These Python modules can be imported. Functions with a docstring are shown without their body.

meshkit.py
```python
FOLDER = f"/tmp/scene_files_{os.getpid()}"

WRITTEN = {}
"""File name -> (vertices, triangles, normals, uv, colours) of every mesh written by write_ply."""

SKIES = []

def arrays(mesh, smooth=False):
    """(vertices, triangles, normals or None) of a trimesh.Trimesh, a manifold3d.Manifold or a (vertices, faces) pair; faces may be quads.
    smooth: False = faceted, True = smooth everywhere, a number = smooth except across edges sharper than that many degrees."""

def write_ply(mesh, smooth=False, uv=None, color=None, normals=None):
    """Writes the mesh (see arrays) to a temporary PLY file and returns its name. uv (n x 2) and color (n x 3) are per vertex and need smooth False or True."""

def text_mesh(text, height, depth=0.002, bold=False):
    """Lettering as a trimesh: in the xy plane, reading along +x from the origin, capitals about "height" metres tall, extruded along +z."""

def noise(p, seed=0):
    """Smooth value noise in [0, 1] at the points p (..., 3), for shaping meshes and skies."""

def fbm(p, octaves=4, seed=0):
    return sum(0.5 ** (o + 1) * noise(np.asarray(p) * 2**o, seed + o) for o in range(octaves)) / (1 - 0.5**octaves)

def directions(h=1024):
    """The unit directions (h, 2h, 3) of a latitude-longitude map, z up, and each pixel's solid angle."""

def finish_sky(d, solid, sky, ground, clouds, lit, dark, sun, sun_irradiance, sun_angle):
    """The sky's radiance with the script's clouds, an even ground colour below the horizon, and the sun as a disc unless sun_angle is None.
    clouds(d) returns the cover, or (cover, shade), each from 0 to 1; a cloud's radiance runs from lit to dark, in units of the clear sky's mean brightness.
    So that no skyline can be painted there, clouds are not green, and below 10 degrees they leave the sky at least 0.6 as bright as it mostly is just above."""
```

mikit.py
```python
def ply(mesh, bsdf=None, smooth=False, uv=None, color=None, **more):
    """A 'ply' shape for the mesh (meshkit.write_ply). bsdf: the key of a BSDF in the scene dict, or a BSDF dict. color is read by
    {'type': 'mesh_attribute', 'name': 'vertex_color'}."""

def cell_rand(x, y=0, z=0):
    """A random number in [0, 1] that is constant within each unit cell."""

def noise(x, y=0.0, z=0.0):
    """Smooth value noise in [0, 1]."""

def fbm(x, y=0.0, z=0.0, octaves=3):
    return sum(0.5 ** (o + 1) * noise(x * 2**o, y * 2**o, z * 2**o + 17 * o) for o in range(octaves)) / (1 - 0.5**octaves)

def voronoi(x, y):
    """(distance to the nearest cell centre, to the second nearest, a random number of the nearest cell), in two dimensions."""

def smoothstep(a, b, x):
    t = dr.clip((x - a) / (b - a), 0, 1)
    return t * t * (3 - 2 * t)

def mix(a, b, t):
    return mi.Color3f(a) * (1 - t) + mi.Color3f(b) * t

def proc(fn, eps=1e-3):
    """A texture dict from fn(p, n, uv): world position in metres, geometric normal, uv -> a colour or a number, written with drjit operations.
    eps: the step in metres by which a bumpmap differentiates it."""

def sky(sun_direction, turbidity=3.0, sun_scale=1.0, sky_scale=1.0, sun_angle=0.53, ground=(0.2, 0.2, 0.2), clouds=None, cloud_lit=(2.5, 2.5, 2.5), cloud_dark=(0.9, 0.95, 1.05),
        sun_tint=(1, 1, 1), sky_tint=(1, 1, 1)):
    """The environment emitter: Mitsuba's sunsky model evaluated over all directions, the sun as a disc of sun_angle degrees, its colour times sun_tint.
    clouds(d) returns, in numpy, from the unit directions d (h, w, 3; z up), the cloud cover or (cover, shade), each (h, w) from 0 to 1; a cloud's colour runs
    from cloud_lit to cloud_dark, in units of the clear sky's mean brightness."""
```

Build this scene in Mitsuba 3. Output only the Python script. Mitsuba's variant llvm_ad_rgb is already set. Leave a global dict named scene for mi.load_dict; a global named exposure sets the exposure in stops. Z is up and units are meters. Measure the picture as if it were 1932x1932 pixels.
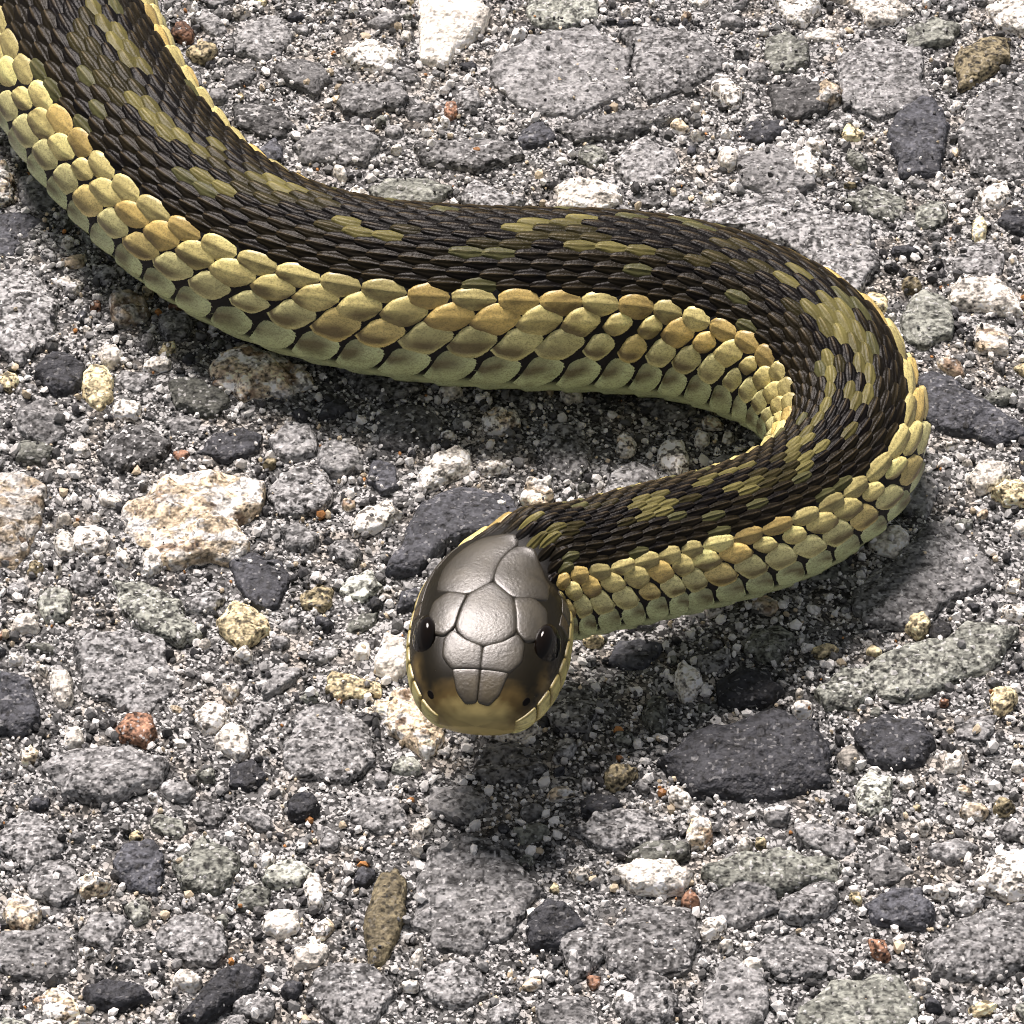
import math, numpy as np, trimesh, shapely, mitsuba as mi, drjit as dr, mikit, meshkit
from scipy.interpolate import PchipInterpolator, CubicSpline
from shapely.geometry import Polygon

T = mi.ScalarTransform4f
rng = np.random.default_rng(11)
scene, labels = {}, {}

# ------------------------------------------------------------------ camera, sky, exposure
PITCH = math.radians(40.0)          # looking down at the road
DIST = 0.70
MM = 0.001
FRAME = 1932.0                      # the photograph's side in the pixels used to take measurements
FOV = 2 * math.degrees(math.atan(0.0648 / DIST))
CAM = np.array([0.0, -DIST * math.cos(PITCH), DIST * math.sin(PITCH)])
scene['camera'] = {'type': 'perspective', 'fov': FOV, 'fov_axis': 'x', 'near_clip': 0.02, 'far_clip': 400.0,
                   'to_world': T().look_at(origin=CAM.tolist(), target=[0, 0, 0], up=[0, 0, 1])}
SUN = np.array([-0.24, 0.60, 1.04])
scene['sky'] = mikit.sky(SUN.tolist(), turbidity=3, sun_scale=0.66, sky_scale=0.30, sun_angle=24.0, sun_tint=(0.92, 0.99, 1.22),
                         clouds=lambda d: np.full(d.shape[:2], 0.92), cloud_lit=(1.05, 1.05, 1.08), cloud_dark=(0.9, 0.95, 1.05),
                         ground=(0.25, 0.25, 0.25))
exposure = 3.05

_r = np.array([1.0, 0, 0])
_f = -CAM / DIST
_u = np.cross(_r, _f)
TAN = math.tan(math.radians(FOV / 2))


def ray(x, y):
    d = _f[None] + np.multiply.outer((np.asarray(x, float).ravel() / FRAME - 0.5) * 2 * TAN, _r) - np.multiply.outer((np.asarray(y, float).ravel() / FRAME - 0.5) * 2 * TAN, _u)
    return d


def on_plane(x, y, z):
    """The point at height z (metres) that the photograph shows at (x, y)."""
    d = ray(x, y)
    t = (np.asarray(z, float).ravel() - CAM[2]) / d[:, 2]
    return CAM + d * t[:, None]


def to_px(p):
    q = np.asarray(p) - CAM
    z = q @ _f
    return np.stack([(q @ _r / z / TAN / 2 + 0.5) * FRAME, (0.5 - q @ _u / z / TAN / 2) * FRAME, z], -1)


def add(name, mesh, bsdf, smooth=False, uv=None, color=None):
    key, k = name, 0
    while key in scene:
        k += 1
        key = f'{name}_{k:03d}'
    scene[key] = mikit.ply(mesh, bsdf, smooth, uv=uv, color=color)
    return key


# ------------------------------------------------------------------ materials
def speck(p, f):
    return mikit.noise(p.x * f, p.y * f, p.z * f + 31.0)


def tint_of(h):
    c = mi.Color3f(1.0, 1.0, 1.01)
    for k, v in ((1, (1.16, 1.0, 0.74)), (2, (1.0, 1.04, 0.92)), (3, (0.93, 0.97, 1.13)), (4, (1.55, 0.85, 0.55)), (5, (1.06, 1.0, 0.9)), (6, (1.18, 1.0, 0.62))):
        c = dr.select(dr.abs(h - k) < 0.5, mi.Color3f(*v), c)
    return c


def stone_colour(p, n, uv):
    """uv.x: the stone's tone, uv.y: kind (0 grey, 1 tan, 2 greenish, 3 bluish slate, 4 rust, 5 white quartz, 6 ochre)."""
    a = speck(p, 1750.0)
    b = speck(p, 3900.0)
    w = mikit.fbm(p.x * 420, p.y * 560, p.z * 420, 3)
    grain = 0.55 * a + 0.45 * b
    own = uv.x * 57.0 - dr.floor(uv.x * 57.0)
    busy = dr.select(dr.abs(uv.y - 3) < 0.5, 0.45, 0.45 + 0.75 * own)
    m = (0.42 + 1.15 * w) * (1 + busy * 4.6 * (grain - 0.5))
    fleck = mikit.smoothstep(0.72, 0.80, speck(p + 0.5, 2500.0)) * (0.4 + 0.6 * own) * dr.select(uv.y > 4.5, 0.15, dr.select(dr.abs(uv.y - 3) < 0.5, 0.25, 0.75))
    pit = mikit.smoothstep(0.66, 0.76, speck(p + 0.9, 2000.0)) * dr.select(dr.abs(uv.y - 5) < 0.5, 0.25, 0.7)
    t = tint_of(uv.y)
    lay = mikit.fbm(p.x * 300 + 4, p.y * 620, p.z * 800, 3)
    tan = mikit.mix((1.12, 0.92, 0.66), (1.5, 1.45, 1.36), mikit.smoothstep(0.42, 0.62, lay))
    tan = mikit.mix(tan, (0.5, 0.36, 0.25), mikit.smoothstep(0.60, 0.72, mikit.fbm(p.x * 380 + 19, p.y * 520, p.z * 400, 3)))
    t = dr.select(dr.abs(uv.y - 1) < 0.5, tan, t)
    col = t * uv.x * dr.select(uv.x < 0.36, dr.select(dr.abs(uv.y - 3) < 0.5, 0.62, 0.78), 1.0) * dr.clip(m, 0.15, 1.9)
    col = mikit.mix(col, (0.62, 0.62, 0.62), fleck)
    col = col * (1 - pit * 0.8)
    return dr.clip(col, 0.012, 0.86)


def road_colour(p, n, uv):
    """Bitumen binder packed with fine sand."""
    d1, d2, c = mikit.voronoi(p.x * 1500, p.y * 1500)
    e1, e2, e = mikit.voronoi(p.x * 3400 + 7, p.y * 3400)
    sand = dr.select(c > 0.8, 0.45, dr.select(c > 0.45, 0.14, 0.03)) * mikit.smoothstep(0.02, 0.2, d2 - d1)
    dust = dr.select(e > 0.84, 0.42, dr.select(e > 0.55, 0.11, 0.02))
    far = mikit.smoothstep(0.35, 0.9, dr.sqrt(p.x * p.x + p.y * p.y))
    v = dr.maximum(sand * 0.8, dust)
    v = v * (1 - far) + far * (0.10 + 0.12 * mikit.fbm(p.x * 40, p.y * 40, 0.0, 3))
    warm = mikit.smoothstep(0.5, 0.8, mikit.fbm(p.x * 260, p.y * 260, 3.0, 2))
    return mikit.mix((1.0, 1.0, 1.0), (1.08, 1.0, 0.9), warm) * dr.clip(v, 0.02, 0.6)


def fine_relief(p, n, uv):
    return speck(p, 2400.0) + 0.5 * speck(p, 5200.0) + 1.2 * speck(p + 0.3, 1100.0)


def skin_grain(p, n, uv):
    return mikit.smoothstep(0.35, 0.8, 0.35 * speck(p, 3300.0) + 0.65 * speck(p, 9000.0)) * 0.42


def skin_relief(p, n, uv):
    return speck(p, 3500.0) + 0.5 * speck(p, 8000.0)


scene['stone_surface'] = {'type': 'bumpmap', 'arbitrary': mikit.proc(fine_relief, eps=4e-5), 'scale': 0.00020,
                          'nested': {'type': 'principled', 'base_color': mikit.proc(stone_colour), 'roughness': 0.75, 'specular': 0.35}}
scene['grain_surface'] = {'type': 'principled', 'base_color': {'type': 'mesh_attribute', 'name': 'vertex_color'}, 'roughness': 0.55, 'specular': 0.45}
scene['road_surface'] = {'type': 'principled', 'base_color': mikit.proc(road_colour), 'roughness': 0.8, 'specular': 0.3}
VC = {'type': 'mesh_attribute', 'name': 'vertex_color'}
scene['scale_surface'] = {'type': 'bumpmap', 'arbitrary': mikit.proc(skin_relief, eps=3e-5), 'scale': 0.000022,
                          'nested': {'type': 'blendbsdf', 'weight': mikit.proc(skin_grain),
                                     'one': {'type': 'principled', 'base_color': VC, 'roughness': 0.42, 'specular': 0.5},
                                     'two': {'type': 'principled', 'base_color': {'type': 'rgb', 'value': [0.05, 0.034, 0.012]}, 'roughness': 0.42, 'specular': 0.5}}}
scene['dark_scale_surface'] = {'type': 'bumpmap', 'arbitrary': mikit.proc(skin_relief, eps=3e-5), 'scale': 0.00003,
                               'nested': {'type': 'principled', 'base_color': VC, 'roughness': 0.4, 'specular': 0.09}}
scene['head_surface'] = {'type': 'bumpmap', 'arbitrary': mikit.proc(skin_relief, eps=3e-5), 'scale': 0.00002,
                         'nested': {'type': 'principled', 'base_color': VC, 'roughness': 0.43, 'specular': 0.85}}
scene['skin_surface'] = {'type': 'principled', 'base_color': VC, 'roughness': mikit.proc(lambda p, n, uv: 0.62 - 0.30 * uv.x), 'specular': 0.25}
scene['eye_surface'] = {'type': 'principled', 'base_color': {'type': 'rgb', 'value': [0.005, 0.003, 0.002]}, 'roughness': 0.1, 'specular': 0.25}
scene['pupil_surface'] = {'type': 'principled', 'base_color': {'type': 'rgb', 'value': [0.003, 0.003, 0.003]}, 'roughness': 0.06, 'specular': 0.3}

# ------------------------------------------------------------------ the road sheet
X0, X1, Y0, Y1 = -0.098, 0.098, -0.135, 0.150       # the part that is built stone by stone
def axis(a, b, step):
    inner = np.arange(a, b + step / 2, step)
    out = np.cumsum(step * 1.35 ** np.arange(1, 42))
    out = out[out < 320]
    return np.concatenate([a - out[::-1], inner, inner[-1] + out])
gx, gy = axis(X0 - 0.01, X1 + 0.01, 0.00062), axis(Y0 - 0.01, Y1 + 0.01, 0.00062)
GX, GY = np.meshgrid(gx, gy)
def ground_z(x, y):
    p = np.stack([x, y, x * 0], -1)
    fade = np.exp(-np.maximum(0, np.hypot(x, y) - 0.2) / 0.15)
    return (-0.95 * MM + 0.8 * MM * (meshkit.fbm(p * 170, 3, 4) - 0.5) + 0.55 * MM * (meshkit.noise(p * 900, 7) - 0.5)) * fade - 0.9 * MM * (1 - fade)
GZ = ground_z(GX, GY)
nx, ny = len(gx), len(gy)
idx = np.arange(nx * ny).reshape(ny, nx)
quads = np.stack([idx[:-1, :-1], idx[:-1, 1:], idx[1:, 1:], idx[1:, :-1]], -1).reshape(-1, 4)
add('road', (np.stack([GX, GY, GZ], -1).reshape(-1, 3), quads), 'road_surface', True)
labels['road'] = {'label': 'old grey road surface of worn stones and pale sand set in black binder', 'category': 'road', 'kind': 'structure'}

# ------------------------------------------------------------------ the stones set in it
def stone_mesh(outline, height, z0, seed, nang=34, nring=9, rough=0.16, flat=3.2, tilt=(0, 0)):
    """A half-buried stone: outline (n x 2, metres) at its widest, rising to height above z0."""
    o = np.array(shapely.geometry.polygon.orient(Polygon(outline)).exterior.coords)[:-1]
    c = o.mean(0)
    loop = np.vstack([o, o[:1]])
    seg = np.linalg.norm(np.diff(loop, axis=0), axis=1)
    acc = np.concatenate([[0], np.cumsum(seg)])
    t = np.linspace(0, acc[-1], nang, endpoint=False)
    ring = np.stack([np.interp(t, acc, loop[:, k]) for k in (0, 1)], 1)
    for _ in range(0):
        ring = 0.25 * np.roll(ring, 1, 0) + 0.5 * ring + 0.25 * np.roll(ring, -1, 0)
    d = ring - c
    size = np.sqrt(np.abs(Polygon(ring).area))
    q = np.stack([ring[:, 0], ring[:, 1], np.zeros(nang)], 1)
    d *= (1 + 0.5 * (meshkit.fbm(q / size * 3.5 + seed * 3.7, 4, seed) - 0.5))[:, None]
    rho = np.concatenate([np.linspace(0, 1, nring) ** 0.75, [1.0]])[1:]
    v = [np.array([[c[0], c[1], z0 + height]])]
    for k, r in enumerate(rho):
        z = height * max(0.0, 1 - r ** flat) ** 0.55
        if k == len(rho) - 1:
            r, z = 1.0, -1.6 * MM - 0.1 * size
        v.append(np.column_stack([c + d * r, np.full(nang, z0 + z)]))
    v = np.vstack(v)
    top = v[:, 2] > z0 - 0.5 * MM
    nz = meshkit.fbm(np.column_stack([v[:, :2], v[:, 2] * 0 + seed]) / size * 3.2, 4, seed + 5) - 0.5
    fine = meshkit.fbm(np.column_stack([v[:, 0], v[:, 1] * 1.6, v[:, 2] * 0 + seed]) * 520, 3, seed) - 0.5
    v[:, 2] += np.where(top, nz * height * rough * 5 + fine * 0.75 * MM * min(1.0, size / (5 * MM)), 0)
    v[:, 2] += np.where(top, (v[:, 0] - c[0]) * tilt[0] + (v[:, 1] - c[1]) * tilt[1], 0)
    f = [[0, 1 + k, 1 + (k + 1) % nang] for k in range(nang)]
    for r in range(len(rho) - 1):
        a, b = 1 + r * nang, 1 + (r + 1) * nang
        for k in range(nang):
            k2 = (k + 1) % nang
            f += [[a + k, b + k, b + k2], [a + k, b + k2, a + k2]]
    return v, np.array(f)


def oval(cx, cy, rx, ry, ang=0, n=12, jag=0.12, seed=0):
    r = np.random.default_rng(seed + int(cx * 7 + cy))
    a = np.linspace(0, 2 * np.pi, n, endpoint=False) + r.uniform(-0.15, 0.15, n)
    k = 1 + r.uniform(-jag, jag, n)
    x, y = rx * k * np.cos(a), ry * k * np.sin(a)
    c, s = math.cos(math.radians(ang)), math.sin(math.radians(ang))
    return [(cx + c * u + s * w, cy - s * u + c * w) for u, w in zip(x, y)]


GREY, TAN_, GREEN, SLATE, RUST, WHITE, OCHRE = range(7)
# the stones that stand out in the photograph: outline as the photograph shows it, tone, kind, height (mm), label
TRACED = [
    ([(1235, 1437), (1280, 1395), (1380, 1360), (1500, 1345), (1555, 1362), (1567, 1420), (1558, 1470), (1500, 1492), (1400, 1512), (1320, 1492), (1280, 1462)], 0.062, SLATE, 2.2, 'large dark slate stone right of the raised head, pointed at its left end'),
    ([(1608, 1372), (1660, 1345), (1740, 1365), (1765, 1400), (1742, 1440), (1690, 1452), (1640, 1432), (1612, 1402)], 0.07, SLATE, 1.9, 'dark blue grey stone just right of the large dark slate stone'),
    ([(1350, 1292), (1400, 1262), (1450, 1265), (1482, 1300), (1450, 1326), (1390, 1332), (1352, 1322)], 0.045, SLATE, 1.8, 'small blackish stone above the large dark slate stone'),
    ([(738, 1045), (790, 940), (870, 912), (950, 928), (985, 968), (935, 1012), (850, 1025), (795, 1072), (725, 1082)], 0.10, SLATE, 1.8, 'smooth blue grey stone directly behind the head'),
    ([(235, 945), (300, 905), (400, 888), (502, 915), (490, 958), (452, 985), (472, 1030), (440, 1052), (330, 1064), (265, 1032), (233, 990)], 0.46, TAN_, 2.4, 'crumbly tan and cream stone left of the head'),
    ([(788, 892), (815, 860), (865, 842), (892, 858), (885, 885), (840, 905), (802, 920)], 0.78, WHITE, 1.8, 'cream white oval pebble above the blue grey stone'),
    ([(660, 985), (690, 955), (740, 945), (758, 965), (720, 995), (665, 1005)], 0.70, WHITE, 1.5, 'white pebble left of the blue grey stone behind the head'),
    ([(640, 95), (690, 75), (750, 90), (748, 112), (710, 132), (655, 116)], 0.80, WHITE, 1.9, 'bright white stone near the top edge between snake and white block'),
    ([(785, -20), (890, -20), (932, 20), (910, 60), (862, 90), (845, 118), (790, 112)], 0.72, WHITE, 2.2, 'tall cracked white block at the top edge'),
    ([(1452, -12), (1552, -12), (1546, 15), (1520, 46), (1490, 42)], 0.80, WHITE, 2.3, 'white wedge stone at the top edge right of centre'),
    ([(1855, 10), (1950, -20), (1960, 50), (1930, 62), (1890, 46)], 0.76, WHITE, 2.2, 'white stone in the top right corner'),
    ([(1803, 100), (1850, 70), (1905, 73), (1912, 110), (1862, 142), (1808, 168)], 0.17, OCHRE, 2.0, 'olive ochre stone near the top right corner'),
    ([(1843, 368), (1870, 348), (1900, 343), (1907, 370), (1882, 392), (1860, 386)], 0.80, WHITE, 1.6, 'white chip close to the right edge'),
    ([(-60, 872), (50, 880), (88, 920), (78, 990), (42, 1062), (-60, 1095)], 0.30, TAN_, 2.2, 'large pinkish grey stone cut by the left edge'),
    ([(183, 852), (230, 802), (290, 805), (328, 842), (312, 868), (220, 888)], 0.105, GREY, 2.3, 'dark grey wedge stone above the crumbly tan stone'),
    ([(393, 682), (440, 652), (520, 662), (582, 690), (592, 722), (550, 742), (460, 748), (408, 722)], 0.55, TAN_, 2.0, 'pink and white stone touching the belly scales'),
    (oval(185, 727, 33, 38, 0, 12, .1, 1), 0.62, OCHRE, 1.7, 'pale yellow round pebble at the left'),
    (oval(570, 925, 62, 46, 5, 12, .12, 2), 0.26, GREY, 1.6, None),
    ([(65, 1442), (120, 1410), (250, 1410), (320, 1440), (302, 1472), (200, 1510), (110, 1492)], 0.27, GREY, 2.4, 'broad grey stone with a shadowed front below the rust red pebble'),
    ([(213, 1378), (240, 1350), (285, 1342), (297, 1380), (275, 1405), (225, 1395)], 0.22, RUST, 1.8, 'rust red pebble at the lower left'),
    ([(708, 1325), (760, 1302), (800, 1308), (832, 1345), (840, 1400), (812, 1432), (770, 1402), (720, 1372)], 0.60, TAN_, 2.4, 'speckled cream granite stone under the left of the jaw'),
    (oval(625, 1400, 88, 72, 0, 14, .14, 3), 0.24, GREY, 1.3, None),
    (oval(890, 1680, 118, 108, 0, 16, .12, 4), 0.20, GREY, 1.4, None),
    ([(1155, 1640), (1190, 1622), (1280, 1620), (1308, 1645), (1290, 1678), (1200, 1680)], 0.74, WHITE, 2.0, 'long white stone below the large dark slate stone'),
    ([(1330, 1640), (1390, 1612), (1500, 1606), (1592, 1632), (1580, 1662), (1480, 1680), (1370, 1682)], 0.22, GREEN, 2.2, 'long grey green stone right of the long white stone'),
    ([(1742, 1790), (1790, 1745), (1880, 1712), (1960, 1705), (1970, 1820), (1860, 1852), (1760, 1840)], 0.22, GREY, 2.6, 'big grey stone at the lower right edge'),
    ([(1842, 1670), (1880, 1610), (1960, 1585), (1965, 1680), (1900, 1690)], 0.70, WHITE, 2.2, 'white stone cut by the right edge'),
    ([(1628, 1705), (1680, 1675), (1740, 1680), (1772, 1720), (1740, 1748), (1660, 1740)], 0.13, SLATE, 1.6, 'bluish stone left of the big grey stone'),
    ([(340, 1918), (395, 1850), (450, 1820), (495, 1828), (480, 1872), (425, 1902), (372, 1935)], 0.055, SLATE, 2.0, 'dark diagonal slate stone at the bottom left'),
    ([(152, 1866), (200, 1846), (270, 1860), (292, 1880), (235, 1900), (170, 1896)], 0.06, SLATE, 1.7, 'dark purple grey stone at the bottom left corner'),
    ([(985, 1745), (1030, 1700), (1085, 1715), (1110, 1750), (1060, 1790), (1000, 1785)], 0.06, SLATE, 1.6, None),
    ([(1140, 1760), (1190, 1705), (1300, 1712), (1330, 1770), (1300, 1830), (1200, 1850), (1145, 1820)], 0.17, GREY, 1.5, None),
    ([(1050, 1770), (1110, 1720), (1160, 1750), (1140, 1810), (1080, 1850)], 0.19, GREY, 1.4, None),
    ([(1730, 700), (1790, 712), (1870, 765), (1935, 810), (1880, 832), (1790, 815), (1735, 790)], 0.105, SLATE, 1.9, 'blue grey wedge stone beside the outer bend of the body'),
    (oval(1748, 600, 50, 55, 0, 14, .08, 5), 0.25, GREEN, 1.9, 'round grey green stone right of the bend'),
    ([(1790, 545), (1810, 515), (1880, 520), (1925, 565), (1930, 590), (1850, 580), (1795, 575)], 0.55, WHITE, 2.0, 'jagged pale stone right of the bend'),
    ([(1695, 1045), (1750, 985), (1850, 1000), (1880, 1090), (1800, 1130), (1720, 1180), (1615, 1190), (1612, 1110)], 0.20, GREY, 1.6, None),
    ([(1870, 925), (1890, 905), (1950, 915), (1950, 945), (1895, 945)], 0.66, OCHRE, 1.6, None),
    ([(1620, 1290), (1650, 1240), (1700, 1215), (1790, 1200), (1830, 1170), (1930, 1180), (1900, 1240), (1780, 1290), (1700, 1320)], 0.27, GREEN, 1.8, 'long pale green grey slab at the right'),
    ([(1535, 1305), (1580, 1262), (1650, 1258), (1665, 1290), (1620, 1330), (1560, 1328)], 0.26, GREEN, 1.7, None),
    (oval(1298, 1282, 30, 30, 20, 9, .18, 6), 0.80, WHITE, 2.0, 'bright white pebble above the large dark slate stone'),
    (oval(1238, 1342, 24, 34, 0, 10, .1, 7), 0.13, GREEN, 1.7, 'dark green pebble right of the jaw'),
    (oval(1170, 1462, 34, 20, 15, 9, .16, 8), 0.28, OCHRE, 1.8, None),
    (oval(1180, 838, 20, 20, 0, 10, .1, 9), 0.42, TAN_, 1.4, 'pinkish round pebble inside the bend'),
    ([(905, 790), (930, 770), (975, 768), (985, 795), (950, 812), (915, 808)], 0.42, TAN_, 1.4, None),
    (oval(1068, 848, 52, 50, 0, 12, .1, 10), 0.21, GREY, 1.4, None),
    ([(660, 1085), (640, 1110), (680, 1130), (720, 1105), (700, 1075)], 0.4, GREEN, 1.2, None),
    ([(780, 270), (850, 262), (960, 265), (985, 290), (900, 320), (800, 305)], 0.17, GREY, 1.8, None),
    ([(550, 270), (600, 240), (680, 235), (720, 265), (690, 310), (590, 300)], 0.20, GREY, 1.7, None),
    ([(920, 110), (1000, 70), (1120, 45), (1190, 90), (1180, 170), (1080, 220), (960, 190), (915, 150)], 0.30, GREY, 1.6, None),
    ([(1180, 60), (1250, 45), (1340, 60), (1370, 110), (1320, 160), (1230, 180), (1195, 130)], 0.22, GREY, 1.6, None),
    ([(990, -10), (1120, -10), (1130, 30), (1060, 50), (1000, 40)], 0.34, GREEN, 1.6, 'pale green grey stone at the top edge'),
    ([(1045, 345), (1080, 335), (1165, 345), (1172, 380), (1110, 402), (1050, 390)], 0.62, WHITE, 1.6, 'pale rough stone touching the back of the body'),
    ([(1060, 240), (1150, 215), (1240, 205), (1300, 190), (1290, 215), (1180, 255), (1080, 265)], 0.15, GREY, 1.6, None),
    ([(1310, 420), (1330, 385), (1400, 375), (1500, 350), (1545, 400), (1640, 410), (1650, 500), (1600, 560), (1500, 470), (1400, 425)], 0.26, GREY, 1.5, None),
    ([(1675, 250), (1700, 200), (1760, 175), (1795, 230), (1770, 320), (1700, 325)], 0.11, SLATE, 1.6, 'slate stone at the upper right'),
    ([(1800, 250), (1840, 180), (1932, 150), (1970, 240), (1932, 330), (1830, 320)], 0.17, GREY, 1.7, None),
    ([(1580, 110), (1640, 70), (1740, 90), (1750, 190), (1660, 225), (1590, 190)], 0.27, GREY, 1.5, None),
    ([(1450, 165), (1500, 140), (1560, 150), (1570, 200), (1510, 225), (1460, 205)], 0.09, GREY, 1.6, None),
    ([(1380, 290), (1450, 270), (1530, 290), (1540, 345), (1460, 370), (1400, 345)], 0.23, GREY, 1.4, None),
    ([(-20, 520), (60, 500), (110, 560), (100, 640), (40, 680), (-30, 670)], 0.28, GREY, 1.6, None),
    ([(-30, 305), (10, 300), (28, 335), (25, 370), (-30, 385)], 0.42, TAN_, 1.6, None),
    ([(0, 1270), (60, 1280), (75, 1350), (40, 1385), (-20, 1370)], 0.10, SLATE, 1.5, None),
    ([(215, 1095), (260, 1088), (340, 1130), (375, 1185), (340, 1215), (270, 1190), (225, 1140)], 0.26, GREEN, 1.5, None),
    ([(410, 1170), (440, 1135), (490, 1145), (510, 1185), (470, 1215), (425, 1205)], 0.50, OCHRE, 1.7, 'pale ochre pebble at the left centre'),
    ([(70, 1130), (100, 1100), (135, 1115), (130, 1160), (85, 1170)], 0.34, GREEN, 1.5, None),
    ([(130, 1210), (230, 1180), (310, 1200), (330, 1290), (270, 1340), (160, 1300)], 0.24, GREY, 1.3, None),
    ([(530, 1000), (560, 985), (600, 1005), (590, 1035), (540, 1030)], 0.2, GREY, 1.2, None),
    (oval(172, 1016, 38, 26, 5, 10, .1, 12), 0.80, WHITE, 1.7, 'bright white pebble left of the crumbly tan stone'),
    (oval(122, 1022, 20, 22, 0, 9, .1, 13), 0.62, WHITE, 1.4, None),
    (oval(288, 1055, 24, 28, -20, 9, .1, 14), 0.78, WHITE, 1.5, None),
    (oval(116, 1293, 24, 34, 20, 10, .1, 15), 0.60, WHITE, 1.5, None),
    (oval(740, 1240, 36, 42, 0, 10, .14, 16), 0.72, WHITE, 1.6, None),
    (oval(395, 1350, 34, 24, 10, 9, .2, 17), 0.70, WHITE, 1.5, None),
    (oval(440, 1395, 36, 30, 0, 9, .16, 18), 0.62, WHITE, 1.5, None),
    (oval(593, 1680, 18, 34, 10, 9, .16, 19), 0.80, WHITE, 1.7, None),
    (oval(545, 1645, 48, 26, 5, 10, .12, 20), 0.36, GREEN, 1.4, None),
    (oval(390, 1630, 66, 48, 0, 12, .14, 21), 0.22, GREEN, 1.5, None),
    (oval(480, 1895, 40, 26, 0, 9, .16, 22), 0.25, GREY, 1.3, None),
    (oval(665, 1870, 80, 60, 0, 13, .14, 23), 0.24, GREY, 1.3, None),
    (oval(1220, 1885, 55, 52, 0, 11, .16, 24), 0.24, GREY, 1.5, None),
    (oval(1385, 1880, 68, 75, 0, 12, .15, 25), 0.30, GREY, 1.6, None),
    (oval(1620, 1905, 130, 60, 8, 14, .14, 26), 0.25, GREEN, 1.6, None),
    (oval(1400, 1700, 70, 36, 10, 12, .14, 27), 0.2, GREY, 1.2, None),
    (oval(1500, 1800, 90, 36, 0, 12, .14, 28), 0.22, GREY, 1.4, None),
    (oval(1530, 1700, 60, 34, 18, 10, .16, 29), 0.24, GREY, 1.6, None),
    (oval(1180, 1560, 95, 38, 0, 12, .14, 30), 0.26, GREY, 1.4, None),
    (oval(1130, 1520, 40, 20, 0, 9, .14, 31), 0.05, SLATE, 1.4, None),
    (oval(1240, 1605, 70, 20, 8, 10, .14, 32), 0.13, GREEN, 1.5, None),
    (oval(1303, 1695, 18, 16, 0, 9, .12, 33), 0.2, RUST, 1.4, None),
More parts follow.
